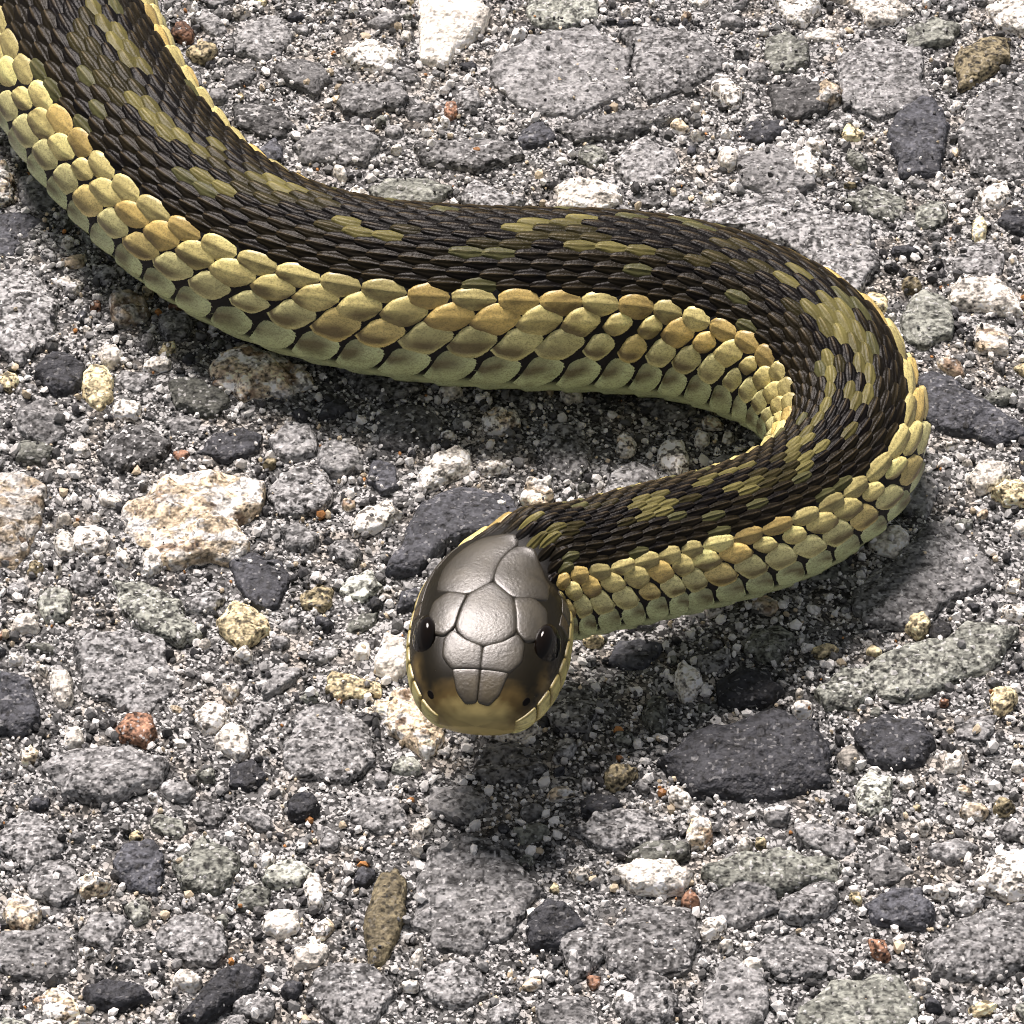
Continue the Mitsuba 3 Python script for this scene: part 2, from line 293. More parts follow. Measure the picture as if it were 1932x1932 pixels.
    (oval(1183, 1885, 22, 17, -25, 9, .1, 34), 0.82, WHITE, 1.4, None),
    (oval(1345, 1745, 28, 18, 20, 9, .16, 35), 0.78, WHITE, 1.4, None),
    (oval(1415, 1820, 26, 14, 15, 9, .1, 36), 0.72, WHITE, 1.3, None),
    (oval(1320, 1570, 28, 26, 0, 9, .16, 37), 0.5, TAN_, 1.5, None),
    (oval(1650, 1490, 34, 44, -30, 10, .18, 38), 0.42, GREEN, 1.5, None),
    (oval(1600, 1425, 22, 22, 0, 8, .2, 39), 0.3, WHITE, 1.2, None),
    (oval(1800, 1430, 22, 20, 0, 8, .2, 40), 0.74, WHITE, 1.4, None),
    (oval(1890, 1318, 30, 24, 10, 9, .2, 41), 0.42, OCHRE, 1.5, None),
    (oval(1895, 1520, 22, 14, 0, 9, .12, 42), 0.26, OCHRE, 1.4, None),
    (oval(1776, 1193, 24, 22, 0, 9, .14, 43), 0.02, SLATE, 1.6, 'small jet black stone at the right'),
    (oval(1735, 1178, 30, 20, 0, 8, .2, 44), 0.55, OCHRE, 1.5, None),
    (oval(1865, 895, 44, 26, 25, 10, .16, 45), 0.5, WHITE, 1.6, None),
    (oval(1848, 428, 16, 20, -20, 9, .1, 46), 0.78, OCHRE, 1.4, None),
    (oval(1520, 310, 28, 24, -20, 9, .2, 47), 0.75, WHITE, 1.5, None),
    (oval(1555, 182, 40, 22, 20, 9, .16, 48), 0.34, TAN_, 1.5, None),
    (oval(1370, 170, 30, 24, -30, 8, .2, 49), 0.7, WHITE, 1.5, None),
    (oval(1720, 535, 18, 14, 0, 8, .14, 50), 0.2, OCHRE, 1.4, None),
    (oval(1375, 292, 20, 18, 0, 8, .14, 51), 0.72, WHITE, 1.3, None),
    (oval(640, 545, 1, 1), 0.3, GREY, 0.2, None),
    (oval(345, 58, 20, 18, 0, 8, .14, 52), 0.13, RUST, 1.4, None),
    (oval(382, 96, 30, 16, 10, 9, .14, 53), 0.28, OCHRE, 1.3, None),
    (oval(850, 205, 14, 16, 0, 9, .14, 54), 0.22, RUST, 1.2, None),
    (oval(495, 222, 60, 28, -15, 11, .14, 55), 0.08, GREY, 1.3, None),
    (oval(500, 70, 60, 40, 10, 11, .14, 56), 0.32, GREY, 1.4, None),
    (oval(700, 180, 70, 30, 5, 11, .14, 57), 0.2, GREY, 1.4, None),
    (oval(115, 700, 46, 40, 0, 10, .14, 58), 0.06, SLATE, 1.5, None),
    (oval(370, 745, 60, 34, -15, 11, .14, 59), 0.09, GREEN, 1.6, None),
    (oval(295, 685, 28, 11, 5, 9, .1, 60), 0.78, WHITE, 1.3, None),
    (oval(240, 770, 30, 16, 5, 9, .12, 61), 0.8, WHITE, 1.3, None),
    (oval(75, 790, 50, 40, 0, 10, .16, 62), 0.2, GREY, 1.3, None),
    (oval(60, 850, 36, 22, 0, 10, .16, 63), 0.16, GREEN, 1.3, None),
    (oval(240, 580, 40, 30, 0, 10, .18, 64), 0.3, TAN_, 1.4, None),
    (oval(330, 610, 34, 28, 0, 10, .14, 65), 0.2, GREY, 1.3, None),
    (oval(640, 860, 46, 30, 0, 10, .18, 66), 0.32, GREY, 1.3, None),
    (oval(560, 830, 46, 40, 0, 10, .18, 67), 0.34, GREY, 1.3, None),
    (oval(770, 800, 70, 40, 0, 11, .16, 68), 0.13, GREY, 1.2, None),
    (oval(1010, 930, 30, 26, 0, 9, .18, 69), 0.5, TAN_, 1.4, None),
    (oval(100, 1660, 50, 46, 0, 10, .16, 70), 0.24, GREY, 1.3, None),
    (oval(60, 1580, 66, 50, 0, 11, .16, 71), 0.26, GREY, 1.3, None),
    (oval(40, 1720, 36, 34, 0, 10, .16, 72), 0.48, TAN_, 1.4, None),
    (oval(175, 1670, 30, 18, 0, 9, .16, 73), 0.66, TAN_, 1.5, None),
    (oval(265, 1635, 44, 56, 30, 10, .14, 74), 0.14, SLATE, 1.3, None),
    (oval(570, 1520, 30, 24, 0, 9, .16, 75), 0.05, SLATE, 1.4, None),
    (oval(725, 1730, 36, 90, -14, 12, .14, 76), 0.16, OCHRE, 1.5, None),
    (oval(530, 1740, 40, 26, 0, 10, .16, 77), 0.72, WHITE, 1.4, None),
    (oval(365, 1770, 66, 46, 0, 11, .16, 78), 0.24, GREY, 1.3, None),
    (oval(70, 1800, 80, 50, 0, 11, .16, 79), 0.2, GREY, 1.3, None),
    (oval(860, 1850, 60, 46, 0, 11, .16, 80), 0.26, GREY, 1.2, None),
]
placed = []          # shapely outlines on the ground
stone_parts, chips = [], []


def stone_uv(n, tone, kind):
    return np.tile([[tone, kind]], (n, 1))


for i, (px, tone, kind, h, text) in enumerate(TRACED):
    px = np.array(px, float)
    w = on_plane(px[:, 0], px[:, 1], np.full(len(px), 0.0))[:, :2]
    poly = Polygon(w).buffer(0)
    if poly.area < 4e-7 or poly.geom_type != 'Polygon':
        continue
    # the near rim of a proud stone is its side: pull the crown's outline back a little
    w = w - 0.0
    placed.append(poly)
    big = math.sqrt(poly.area)
    hh = h * MM * (0.62 if kind in (GREY, GREEN) else 0.8)
    m = stone_mesh(w, hh, -0.45 * MM, i, nang=96 if big > 0.006 else 44, nring=30 if big > 0.006 else 13, rough=0.42 if kind == TAN_ else 0.17,
                   flat=5.0 if kind in (SLATE, GREY, GREEN) else 3.2, tilt=(rng.uniform(-.05, .05), rng.uniform(-.03, .07)))
    stone_parts.append((big, m, tone, kind, text))

# fill between them: a packed field of smaller stones
centres = [(p.centroid.x, p.centroid.y, 0.0) for p in placed]
tree = shapely.STRtree(placed)
disc = np.zeros((0, 3))
def try_discs(count, r0, r1, cover):
    global disc
    got = []
    pts = np.column_stack([rng.uniform(X0, X1, count), rng.uniform(Y0, Y1, count), rng.uniform(r0, r1, count)])
    pts = pts[np.argsort(-pts[:, 2])]
    geoms = shapely.points(pts[:, :2])
    dist = np.full(count, 1.0)
    pair = tree.query(geoms, predicate='dwithin', distance=0.006)
    dd = shapely.distance(geoms[pair[0]], np.array(placed, object)[pair[1]])
    np.minimum.at(dist, pair[0], dd)
    for k in np.where(dist > pts[:, 2] * cover)[0]:
        x, y, r = pts[k]
        if len(disc) and np.any(np.hypot(disc[:, 0] - x, disc[:, 1] - y) < (disc[:, 2] + r) * cover):
            continue
        disc = np.vstack([disc, [x, y, r]])
        got.append((x, y, r))
    return got
fill = try_discs(1500, 3.0 * MM, 5.5 * MM, 0.86) + try_discs(2500, 1.6 * MM, 3.0 * MM, 0.9) + try_discs(3200, 0.7 * MM, 1.5 * MM, 0.98)
KINDS = ([(GREY, .14, .34)] * 12 + [(GREEN, .16, .3)] * 4 + [(SLATE, .05, .13)] * 3 + [(WHITE, .55, .8)] * 2 + [(TAN_, .3, .55)] * 1 + [(OCHRE, .2, .5)] * 1)
SMALL = ([(GREY, .14, .36)] * 7 + [(GREEN, .16, .3)] * 2 + [(SLATE, .03, .1)] * 2 + [(WHITE, .58, .84)] * 8 + [(TAN_, .35, .6)] * 2 + [(OCHRE, .3, .6)] * 2 + [(RUST, .15, .3)] * 1)
outlines = list(placed)
for i, (x, y, r) in enumerate(fill):
    kind, a, b = (KINDS if r > 2.4 * MM else SMALL)[rng.integers(len(KINDS) if r > 2.4 * MM else len(SMALL))]
    n = int(rng.integers(5, 9))
    ang = np.linspace(0, 2 * np.pi, n, endpoint=False) + rng.uniform(-.2, .2, n)
    k = rng.uniform(.68, 1.22, n) * r
    e, th = rng.uniform(.55, 1.0), rng.uniform(0, np.pi)
    o = np.stack([np.cos(ang) * k, np.sin(ang) * k * e], 1) @ np.array([[math.cos(th), math.sin(th)], [-math.sin(th), math.cos(th)]]) + [x, y]
    poly = Polygon(o)
    outlines.append(poly)
    hh = rng.uniform(.5, 1.0) * min(r * .6, .95 * MM) if kind != WHITE else rng.uniform(.7, 1.1) * min(r * .8, 1.2 * MM)
    big = r > 2.4 * MM
    m = stone_mesh(o, hh, -0.55 * MM + rng.uniform(-.2, .15) * MM, 500 + i, nang=40 if big else 14, nring=14 if big else 5, rough=0.22,
                   flat=rng.uniform(2.2, 3.6), tilt=(rng.uniform(-.12, .12), rng.uniform(-.12, .12)))
    stone_parts.append((math.sqrt(poly.area) if big else 0.6 * math.sqrt(poly.area), m, rng.uniform(a, b), kind, None))

def in_frame(m):
    q = to_px(m[0][:1])[0]
    return -60 < q[0] < FRAME + 60 and -60 < q[1] < FRAME + 60
order = sorted(range(len(stone_parts)), key=lambda k: (stone_parts[k][4] is None, not in_frame(stone_parts[k][1]), -stone_parts[k][0]))
for k in order[:296]:
    _, m, tone, kind, text = stone_parts[k]
    key = add('road__stone', m, 'stone_surface', True, uv=stone_uv(len(m[0]), tone, kind))
    if text:
        labels[key] = {'label': text}
V, F, U, at = [], [], [], 0
for k in order[296:]:
    _, m, tone, kind, _ = stone_parts[k]
    V.append(m[0]); F.append(m[1] + at); U.append(stone_uv(len(m[0]), tone, kind)); at += len(m[0])
key = add('road__stone_chips', (np.vstack(V), np.vstack(F)), 'stone_surface', True, uv=np.vstack(U))
labels[key] = {'label': 'small stone chips between the larger stones', 'kind': 'stuff'}

# sand and grit in the joints
def grains(count, r0, r1, power, on_stone, lift):
    x, y = rng.uniform(X0, X1, count), rng.uniform(Y0, Y1, count)
    q = to_px(np.stack([x, y, x * 0], 1))
    keep = (q[:, 0] > -150) & (q[:, 0] < FRAME + 150) & (q[:, 1] > -150) & (q[:, 1] < FRAME + 150) | (rng.random(count) < 0.35)
    x, y = x[keep], y[keep]
    t = shapely.STRtree(outlines)
    hit = np.zeros(len(x), bool)
    hit[t.query(shapely.points(x, y), predicate='within')[0]] = True
    keep = ~hit | (rng.random(len(x)) < on_stone)
    x, y, hit = x[keep], y[keep], hit[keep]
    n = len(x)
    r = r0 + (r1 - r0) * rng.random(n) ** power
    base = trimesh.creation.icosahedron()
    bv, bf = np.array(base.vertices), np.array(base.faces)
    v = np.tile(bv, (n, 1, 1)) * rng.uniform(.72, 1.25, (n, len(bv), 1)) * rng.uniform(.6, 1.25, (n, 1, 3))
    a = trimesh.transformations.random_rotation_matrix
    qn = rng.normal(size=(n, 4)); qn /= np.linalg.norm(qn, axis=1, keepdims=True)
    w_, x_, y_, z_ = qn.T
    R = np.stack([1 - 2 * (y_**2 + z_**2), 2 * (x_ * y_ - z_ * w_), 2 * (x_ * z_ + y_ * w_), 2 * (x_ * y_ + z_ * w_), 1 - 2 * (x_**2 + z_**2), 2 * (y_ * z_ - x_ * w_),
                  2 * (x_ * z_ - y_ * w_), 2 * (y_ * z_ + x_ * w_), 1 - 2 * (x_**2 + y_**2)], -1).reshape(n, 3, 3)
    v = np.einsum('nij,nkj->nki', R, v) * r[:, None, None]
    z = ground_z(x, y) + r * lift + np.where(hit, 0.9 * MM, 0) + rng.uniform(0, .45 * MM, n)
    v += np.stack([x, y, z], 1)[:, None]
    clump = meshkit.fbm(np.stack([x * 130, y * 130, x * 0], -1), 3, 21)
    c = np.clip(rng.random(n) * .999 - np.where(rng.random(n) < .8, (clump - .5) * 1.3, 0), 0, .999)
    pal = np.zeros((n, 3))
    bright = rng.uniform(.55, .86, n)
    grey = rng.uniform(.04, .26, n)
    pal[:] = np.stack([bright, bright * .985, bright * .96], 1)
    s = c > .50; pal[s] = np.stack([grey, grey, grey * 1.0], 1)[s]
    s = c > .80; pal[s] = (np.array([.55, .46, .33]) * rng.uniform(.6, 1.4, (n, 1)))[s]
    s = c > .86; pal[s] = (np.array([.03, .03, .032]) * rng.uniform(.6, 1.8, (n, 1)))[s]
    s = rng.random(n) < .006; pal[s] = (np.array([.42, .19, .06]) * rng.uniform(.5, 1.3, (n, 1)))[s]
    f = bf[None] + (np.arange(n) * len(bv))[:, None, None]
    return v.reshape(-1, 3), f.reshape(-1, 3), np.repeat(pal, len(bv), 0)
gA = grains(30000, .2 * MM, .8 * MM, 2.6, 0.10, 0.3)
gB = grains(34000, .13 * MM, .30 * MM, 1.2, 0.26, 0.6)
f2 = gB[1] + len(gA[0])
key = add('road__sand', (np.vstack([gA[0], gB[0]]), np.vstack([gA[1], f2])), 'grain_surface', False, color=np.clip(np.vstack([gA[2], gB[2]]), 0, .88))
labels[key] = {'label': 'pale sand and grit lying in the joints between the stones', 'kind': 'stuff'}

# ------------------------------------------------------------------ the snake: one continuous body from tail to snout
# axis of the body as seen: x, y in the photograph, half width there (pixels), how far the belly is off the road (mm)
AXIS = [(30, -210, 176, 0), (75, -60, 176, 0), (126, 72, 176, 0), (182, 192, 176, 0), (262, 300, 170, 0), (360, 400, 165, 0), (500, 487, 164, 0), (665, 538, 167, 0),
        (895, 566, 174, 0), (1100, 573, 176, 0), (1280, 590, 174, 0), (1420, 632, 170, 0), (1535, 700, 164, 0), (1592, 785, 152, .2), (1590, 870, 142, .8), (1512, 952, 132, 2.0),
        (1370, 1012, 130, 4.2), (1215, 1050, 130, 6.4), (1105, 1076, 128, 7.6)]
ctrl, rad = [], []
for x, y, w, lift in AXIS:
    z = 0.011
    for _ in range(6):
        p = on_plane([x], [y], [z])[0]
        r = w * 2 * TAN / FRAME * ((p - CAM) @ _f)
        z = 0.9 * r + lift * MM + 0.0002
    ctrl.append(p); rad.append(r)
HM = 0.00088      # one 'head unit' in metres
HEADLEN = 34.5 * HM
HF = np.array([-0.11, -1.0, -0.01]); HF /= np.linalg.norm(HF)
H0 = on_plane([952], [1050], [0.0165])[0]
H1 = H0 + HF * HEADLEN
# the tail end, out of the picture
t0 = ctrl[0] - ctrl[1]; t0[2] = 0; t0 /= np.linalg.norm(t0)
tail = []
n_t = 9
for k in range(n_t, 0, -1):
    s = k * 0.033
    side = np.array([t0[1], -t0[0], 0])
    fr = 1 - k / n_t
    r = rad[0] * (0.06 + 0.94 * fr ** 0.75)
    p = ctrl[0] + t0 * s + side * 0.035 * math.sin(s * 14)
    tail.append((np.array([p[0], p[1], 0.9 * r + .0002]), r))
pts = np.array([p for p, _ in tail] + ctrl + [H0 + HF * 0.0065 + np.array([.0012, 0, 0]), H0 + HF * 0.013, H0 + HF * 0.021, H1])
rads = np.array([r for _, r in tail] + rad + [.0090, .0090, .0095, .0095])
ck = np.concatenate([[0], np.cumsum(np.linalg.norm(np.diff(pts, axis=0), axis=1) ** 0.75)])
sp = CubicSpline(ck, pts)
fine = sp(np.linspace(0, ck[-1], 6000))
acc = np.concatenate([[0], np.cumsum(np.linalg.norm(np.diff(fine, axis=0), axis=1))])
LEN = acc[-1]
SS = np.linspace(0, LEN, 3000)
P = np.stack([np.interp(SS, acc, fine[:, k]) for k in range(3)], 1)
ctrl_s = np.interp(ck, np.linspace(0, ck[-1], 6000), acc)
RAD = PchipInterpolator(ctrl_s, rads)(SS)
tg = np.gradient(P, axis=0); tg /= np.linalg.norm(tg, axis=1, keepdims=True)
from scipy.ndimage import gaussian_filter1d
tg = gaussian_filter1d(tg, 8, axis=0, mode='nearest'); tg /= np.linalg.norm(tg, axis=1, keepdims=True)
side = np.cross(tg, [0, 0, 1.0]); side /= np.linalg.norm(side, axis=1, keepdims=True)     # to the snake's right
up = np.cross(side, tg)

# head sections by distance b (mm) from the snout tip: half width, rise above the axis, depth below, exponent
HB = np.array([0, .25, .8, 1.8, 3.5, 6, 9, 12, 16, 21, 26, 30, 34.5])
HW = np.array([0, 2.9, 4.6, 6.2, 7.6, 8.9, 9.9, 10.5, 10.8, 10.6, 10.0, 9.4, 9.0])
HT = np.array([0, 1.0, 1.9, 2.9, 4.0, 5.2, 6.2, 6.9, 7.3, 7.3, 7.0, 7.1, 8.4])
HD = np.array([0, 1.3, 2.3, 3.1, 3.8, 4.4, 4.9, 5.3, 5.7, 6.1, 6.7, 7.4, 8.4])
HN = np.array([2, 2.1, 2.3, 2.5, 2.7, 2.7, 2.6, 2.5, 2.5, 2.4, 2.2, 2.05, 2])
fw, ft, fd, fn = (PchipInterpolator(HB, a) for a in (HW, HT, HD, HN))
HEADMM = HB[-1]


def sections(s):
    b = (LEN - s) / HM
    r = np.interp(s, SS, RAD)
    k = np.clip((HEADMM - b) / 6.0, 0, 1); k = k * k * (3 - 2 * k)
    bb = np.clip(b, 0, HEADMM)
    w = np.where(b < HEADMM, fw(bb) * HM * k + r * (1 - k), r)
    t = np.where(b < HEADMM, ft(bb) * HM * k + r * (1 - k), r)
    d = np.where(b < HEADMM, fd(bb) * HM * k + 0.9 * r * (1 - k), 0.9 * r)
    n = np.where(b < HEADMM, fn(bb) * k + 2 * (1 - k), 2.0)
    return w, t, d, n


def surf(s, th):
    """The body's surface at distance s along the axis and th degrees from the middle of the back, to the snake's right."""
    s, th = np.broadcast_arrays(np.asarray(s, float), np.asarray(th, float))
    sh = s.shape
    s, th = s.ravel(), np.radians(th.ravel())
    w, t, d, n = sections(s)
    c, si = np.cos(th), np.sin(th)
    e = 2.0 / n
    x = w * np.sign(si) * np.abs(si) ** e
    z = np.where(c > 0, t, d) * np.sign(c) * np.abs(c) ** e
    I = lambda A: np.stack([np.interp(s, SS, A[:, k]) for k in range(3)], 1)
    return (I(P) + I(side) * x[:, None] + I(up) * z[:, None]).reshape(*sh, 3)


def normal(s, th):
    ds = 0.00015
    a = surf(np.minimum(s + ds, LEN), th) - surf(s - ds, th)
    b = surf(s, np.asarray(th) + 1.0) - surf(s, np.asarray(th) - 1.0)
    n = np.cross(b, a)
    return n / np.maximum(np.linalg.norm(n, axis=-1, keepdims=True), 1e-12)


def theta_of(x_mm, b_mm):
    """Angle on the upper half where the head is x_mm off its middle plane."""
    s = LEN - b_mm * HM
    w, _, _, n = sections(s)
    return np.degrees(np.arcsin(np.clip(np.abs(x_mm) * HM / w, 0, 1) ** (n / 2))) * np.sign(x_mm)


# skin: dark between the scales, pale under the belly and chin
b_end = np.concatenate([np.linspace(0, 1, 14) ** 2 * 2.0, np.linspace(2.3, 40, 110)])
s_body = np.concatenate([np.linspace(0.002, LEN - 40.5 * HM, 900), LEN - b_end[::-1] * HM])
NA = 96
ths = np.linspace(-180, 180, NA, endpoint=False)
SB, TB = np.meshgrid(s_body, ths, indexing='ij')
vb = surf(SB, TB)
bb = (LEN - SB) / HM
dark = np.array([.004, .0035, .003])
belly = np.array([.42, .46, .24])
chin = np.array([.46, .44, .2])
kk = mikit_k = np.clip((np.abs(TB) - 112) / 10, 0, 1)[..., None]
col = dark * (1 - kk) + belly * kk
hk = np.clip((30 - bb) / 4, 0, 1)[..., None]
nzh = meshkit.fbm(vb * 900, 4, 8) - .5
side_m = np.clip((np.abs(TB) + 14 * nzh - 104) / 10, 0, 1)
snout_m = np.clip((4.8 - 1.0 * np.clip((np.abs(TB) - 30) / 25, 0, 1) - bb + 1.6 * nzh) / 4.2, 0, 1)
lip = np.maximum(side_m, snout_m)[..., None]
tone = (.85 + .3 * np.clip(.5 + 1.6 * nzh, 0, 1))[..., None]
cheek = np.clip((np.abs(TB) - 50) / 14, 0, 1) * np.clip((10 - bb) / 2, 0, 1) * np.clip(.5 + 5 * (meshkit.fbm(vb * 520, 3, 18) - .5), 0, 1)
lip = np.maximum(lip, .55 * cheek[..., None])
deep, brown, tan_ = np.array([.010, .008, .004]), np.array([.085, .058, .020]), np.array([.36, .295, .125])
hc = np.where(lip < .5, deep + (brown - deep) * lip * 2, brown + (tan_ - brown) * (lip - .5) * 2) * tone
col = col * (1 - hk) + hc * hk
vv = vb.reshape(-1, 3)
ni = len(s_body)
ii = np.arange(ni * NA).reshape(ni, NA)
q = np.stack([ii[:-1], np.roll(ii, -1, 1)[:-1], np.roll(ii, -1, 1)[1:], ii[1:]], -1).reshape(-1, 4)
body_mesh = trimesh.Trimesh(*(vv, np.vstack([q[:, [0, 1, 2]], q[:, [0, 2, 3]]])), process=False)
add('snake__body', body_mesh, 'skin_surface', True, color=col.reshape(-1, 3), uv=np.stack([np.clip((27 - bb) / 6, 0, 1).ravel(), bb.ravel()], 1))
labels['snake'] = {'label': 'olive striped garter snake lying in a bend on the stony road with its head raised', 'category': 'snake'}

# ---- scales
NAa, NBb = 10, 9
A_, B_ = np.meshgrid(np.linspace(0, 1, NAa), np.linspace(-1, 1, NBb), indexing='ij')
fi = np.arange(NAa * NBb).reshape(NAa, NBb)
SF = np.stack([fi[:-1, :-1], fi[:-1, 1:], fi[1:, 1:], fi[1:, :-1]], -1).reshape(-1, 4)
SF = np.vstack([SF[:, [0, 2, 1]], SF[:, [0, 3, 2]]])


def scale(s, th, ls, lth, lift, dome, keel, blunt, seed, shear=0.0, roof=0.0):
    """One overlapping scale; a = 0 at its root (towards the head), 1 at its free end (towards the tail)."""
    r = np.random.default_rng(seed)
    a, b = A_, B_
    # width along the scale: narrow root, full middle, rounded or blunt end
    w = np.interp(a, [0, .12, .36, .54, .82, .93, 1.0], np.array([.16, .45, .90, 1.0, .76, .50, .20]) * (1 - blunt) + np.array([.5, .74, .97, 1.0, .99, .93, .80]) * blunt)
    wob = 1 + 0.05 * np.sin(a * 9 + r.uniform(0, 6)) * np.sign(b)
    sh = r.uniform(-.05, .05)
    ss = s - (a - 0.5) * ls - shear * ls * b * np.sign(th + .01) + sh * ls * b * .4
    tt = th + b * w * wob * lth / 2 + r.uniform(-.04, .04) * lth * a
    edge = np.clip(np.minimum.reduce([(1 - np.abs(b)) * 4.2, (1 - a) * 9.0, a * 6 + .3]), 0, 1)
    h = (-0.10 + (lift + .10) * np.clip(a * 1.15, 0, 1) ** .9) * (0.25 + 0.75 * edge ** .5) + dome * edge ** .7 * (1 - b * b * .7) * np.sin(np.pi * np.clip(a * .85 + .1, 0, 1)) + keel * np.exp(-(b * w / .11) ** 2) * np.clip(a * 4, 0, 1) * np.clip((1 - a) * 5, 0, 1)
    h = h + roof * (1 - np.abs(b - .06 * r.uniform(-1, 1))) * np.clip(a * 3, 0, 1)
    h = np.where((np.abs(b) > .99) | (a > .99), h * .35 - .02, h)
    p, n = surf(ss, tt), normal(ss, tt)
    return (p + n * (h * MM)[..., None]).reshape(-1, 3)


ROWS = [0, 7.2, 14.4, 21.6, 28.8, 36.0, 43.0, 51.5, 63.5, 79.0, 104.0]          # angle of each row's middle
RW = [10.5, 10.5, 10.5, 10.5, 10.6, 10.8, 11.4, 16.5, 20.0, 24.5, 35.0]
# columns
s_cols, s = [], LEN - 29.0 * HM
while s > 0.012:
    r = float(np.interp(s, SS, RAD))
    s_cols.append(s)
    s -= (1.6 * MM + 0.305 * r) * (.72 if LEN - s < .044 else 1.0) if r > .004 else max(.0012, .7 * r)
d_cols, s = [], LEN - 29.0 * HM
while s > 0.012:
    r = float(np.interp(s, SS, RAD))
    d_cols.append(s)
    s -= .76 * (1.6 * MM + 0.305 * r) * (.8 if LEN - s < .044 else 1.0) if r > .004 else max(.0012, .7 * r)
items = []
def hashr(*k):
    return np.random.default_rng(abs(hash(tuple(int(v) for v in k))) % (2**32))
for j in range(-10, 11):
    k = abs(j)
    cols = d_cols if k <= 6 else s_cols
    for i, s in enumerate(cols[:-1]):
        step = cols[i] - cols[i + 1]
        g = hashr(i, j + 50, 3)
        s_c = s - (0.5 * step if k % 2 else 0)
        b = (LEN - s_c) / HM
        if b < 30.5 + (k > 4) * -2.5 and k <= 10:
            if b < 29.0 - (k > 6) * 2.0:
                continue
        th = ROWS[k] * (1 if j >= 0 else -1)
        rowk = g.uniform()
        # colour of the row
        if k <= 6:
            c = np.array([.0085, .0065, .003]) * g.uniform(.45, 1.6)
            ph = i + (3 if k in (3, 4) else 0) + (0 if j >= 0 else 2)
            cell = .62 * hashr(i // 2 + 7, (j + 40) // 2, 9).uniform() + .38 * g.uniform()
            if k <= 2:                               # pale line along the back, broken into spots by dark bars
                if cell < .38:
                    c = np.array([.125, .112, .040]) * g.uniform(.6, 1.25)
                elif cell < .72:
                    c = np.array([.004, .003, .002])
                else:
                    c = np.array([.028, .024, .009]) * g.uniform(.6, 1.3)
            elif (ph % 6) in (0, 1) and k in (4, 5):
                c = np.array([.010, .008, .005])
            elif g.uniform() < .10:
                c = np.array([.07, .07, .03])
            lift, dome, keel, blunt = .26, .05, .22, .12
            ls, lw = step * 1.25, RW[k] * .93
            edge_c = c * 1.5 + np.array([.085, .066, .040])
            smudge = 0.3
        elif k <= 9:
            c = np.array([.74, .64, .26]) * g.uniform(.82, 1.1) if k < 9 else np.array([.66, .62, .29]) * g.uniform(.82, 1.08)
            if k == 7:
                c = c * g.uniform(.5, 1.0)
            if g.uniform() < .3:
                c = c * np.array([1.0, .86, .72])
            lift, dome, keel, blunt = .40, .04, (.13 if k < 9 else .10), .22
            ls, lw = step * (1.06 if k < 9 else 1.04) * g.uniform(.92, 1.06), RW[k] * g.uniform(.92, 1.08)
            edge_c = c * 1.12
            smudge = .62 if k < 9 else .8
            if g.uniform() < .2 and k in (8, 9):           # black skin shows through at regular spots
                ls, lw = ls * .78, lw * .80
        else:
            c = np.array([.52, .58, .31]) * g.uniform(.9, 1.08)
            lift, dome, keel, blunt = .42, .04, 0.0, .8
            ls, lw = step * .97, RW[k]
            edge_c = c * 1.08
            smudge = .7
        v = scale(s_c, th, ls, lw, lift, dome, keel, blunt, i * 64 + j + 20, {10: .20, 9: .13, 8: .08}.get(k, 0.0), {7: .16, 8: .26, 9: .34, 10: .14}.get(k, 0.0))
        a, bq = A_, B_ * (1 if j >= 0 else -1)
        nz = meshkit.fbm(np.stack([a * 2.2 + i * 3.1, bq * 1.6 + j * 2.7, a * 0], -1), 3, 5)
        if k > 6:      # brown stain from the root and the upper side, pale rim
            amp = g.uniform(.55, 1.15) * (1.5 if g.uniform() < .18 else 1.0)
            wob = (nz - .5) * 2.2
            if k == 10:
                st = np.clip((a - .22) * 1.5, 0, 1) * np.clip((.15 - bq) * 1.5, 0, 1) * 1.5 + wob * .5
            elif k == 9:
                st = np.clip(a * 2.2, 0, 1) * np.clip((bq + .12) * 4, 0, 1) * np.clip((.78 - bq) * 4, 0, 1) + wob * .5
            else:
                st = np.clip((bq + .05) * 1.6, 0, 1) * (.7 if k == 8 else .4) + wob * .75 + np.clip((a - .74) * 2.5, 0, 1) * .4
            st = np.clip(st * amp, 0, .88)
            low = 0
            stain = np.array([.075, .048, .013])
            cc = c * (1 - st[..., None]) + stain * st[..., None]
            rim = np.clip((-bq - .55) * 3, 0, 1)[..., None] * .5
            cc = cc * (1 - rim) + edge_c * rim
        else:
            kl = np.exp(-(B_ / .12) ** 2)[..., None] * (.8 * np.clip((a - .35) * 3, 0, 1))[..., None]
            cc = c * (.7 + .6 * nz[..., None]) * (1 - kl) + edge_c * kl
            rim = np.clip((np.abs(B_) - .7) * 2.4, 0, 1)[..., None] * .5
            cc = cc * (1 - rim * (1 if c.mean() < .05 else .3))
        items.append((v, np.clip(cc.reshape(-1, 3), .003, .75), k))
# belly plates
for i, s in enumerate(s_cols[:-1]):
    step = s_cols[i] - s_cols[i + 1]
    th_b = np.interp(np.linspace(-1, 1, 2), [-1, 1], [0, 1])
    v = scale(s, 180.0, step * 1.12, 132.0, .35, .05, 0, 1.5, 9000 + i)
    items.append((v, np.tile([[.45, .5, .27]], (len(v), 1)), 11))

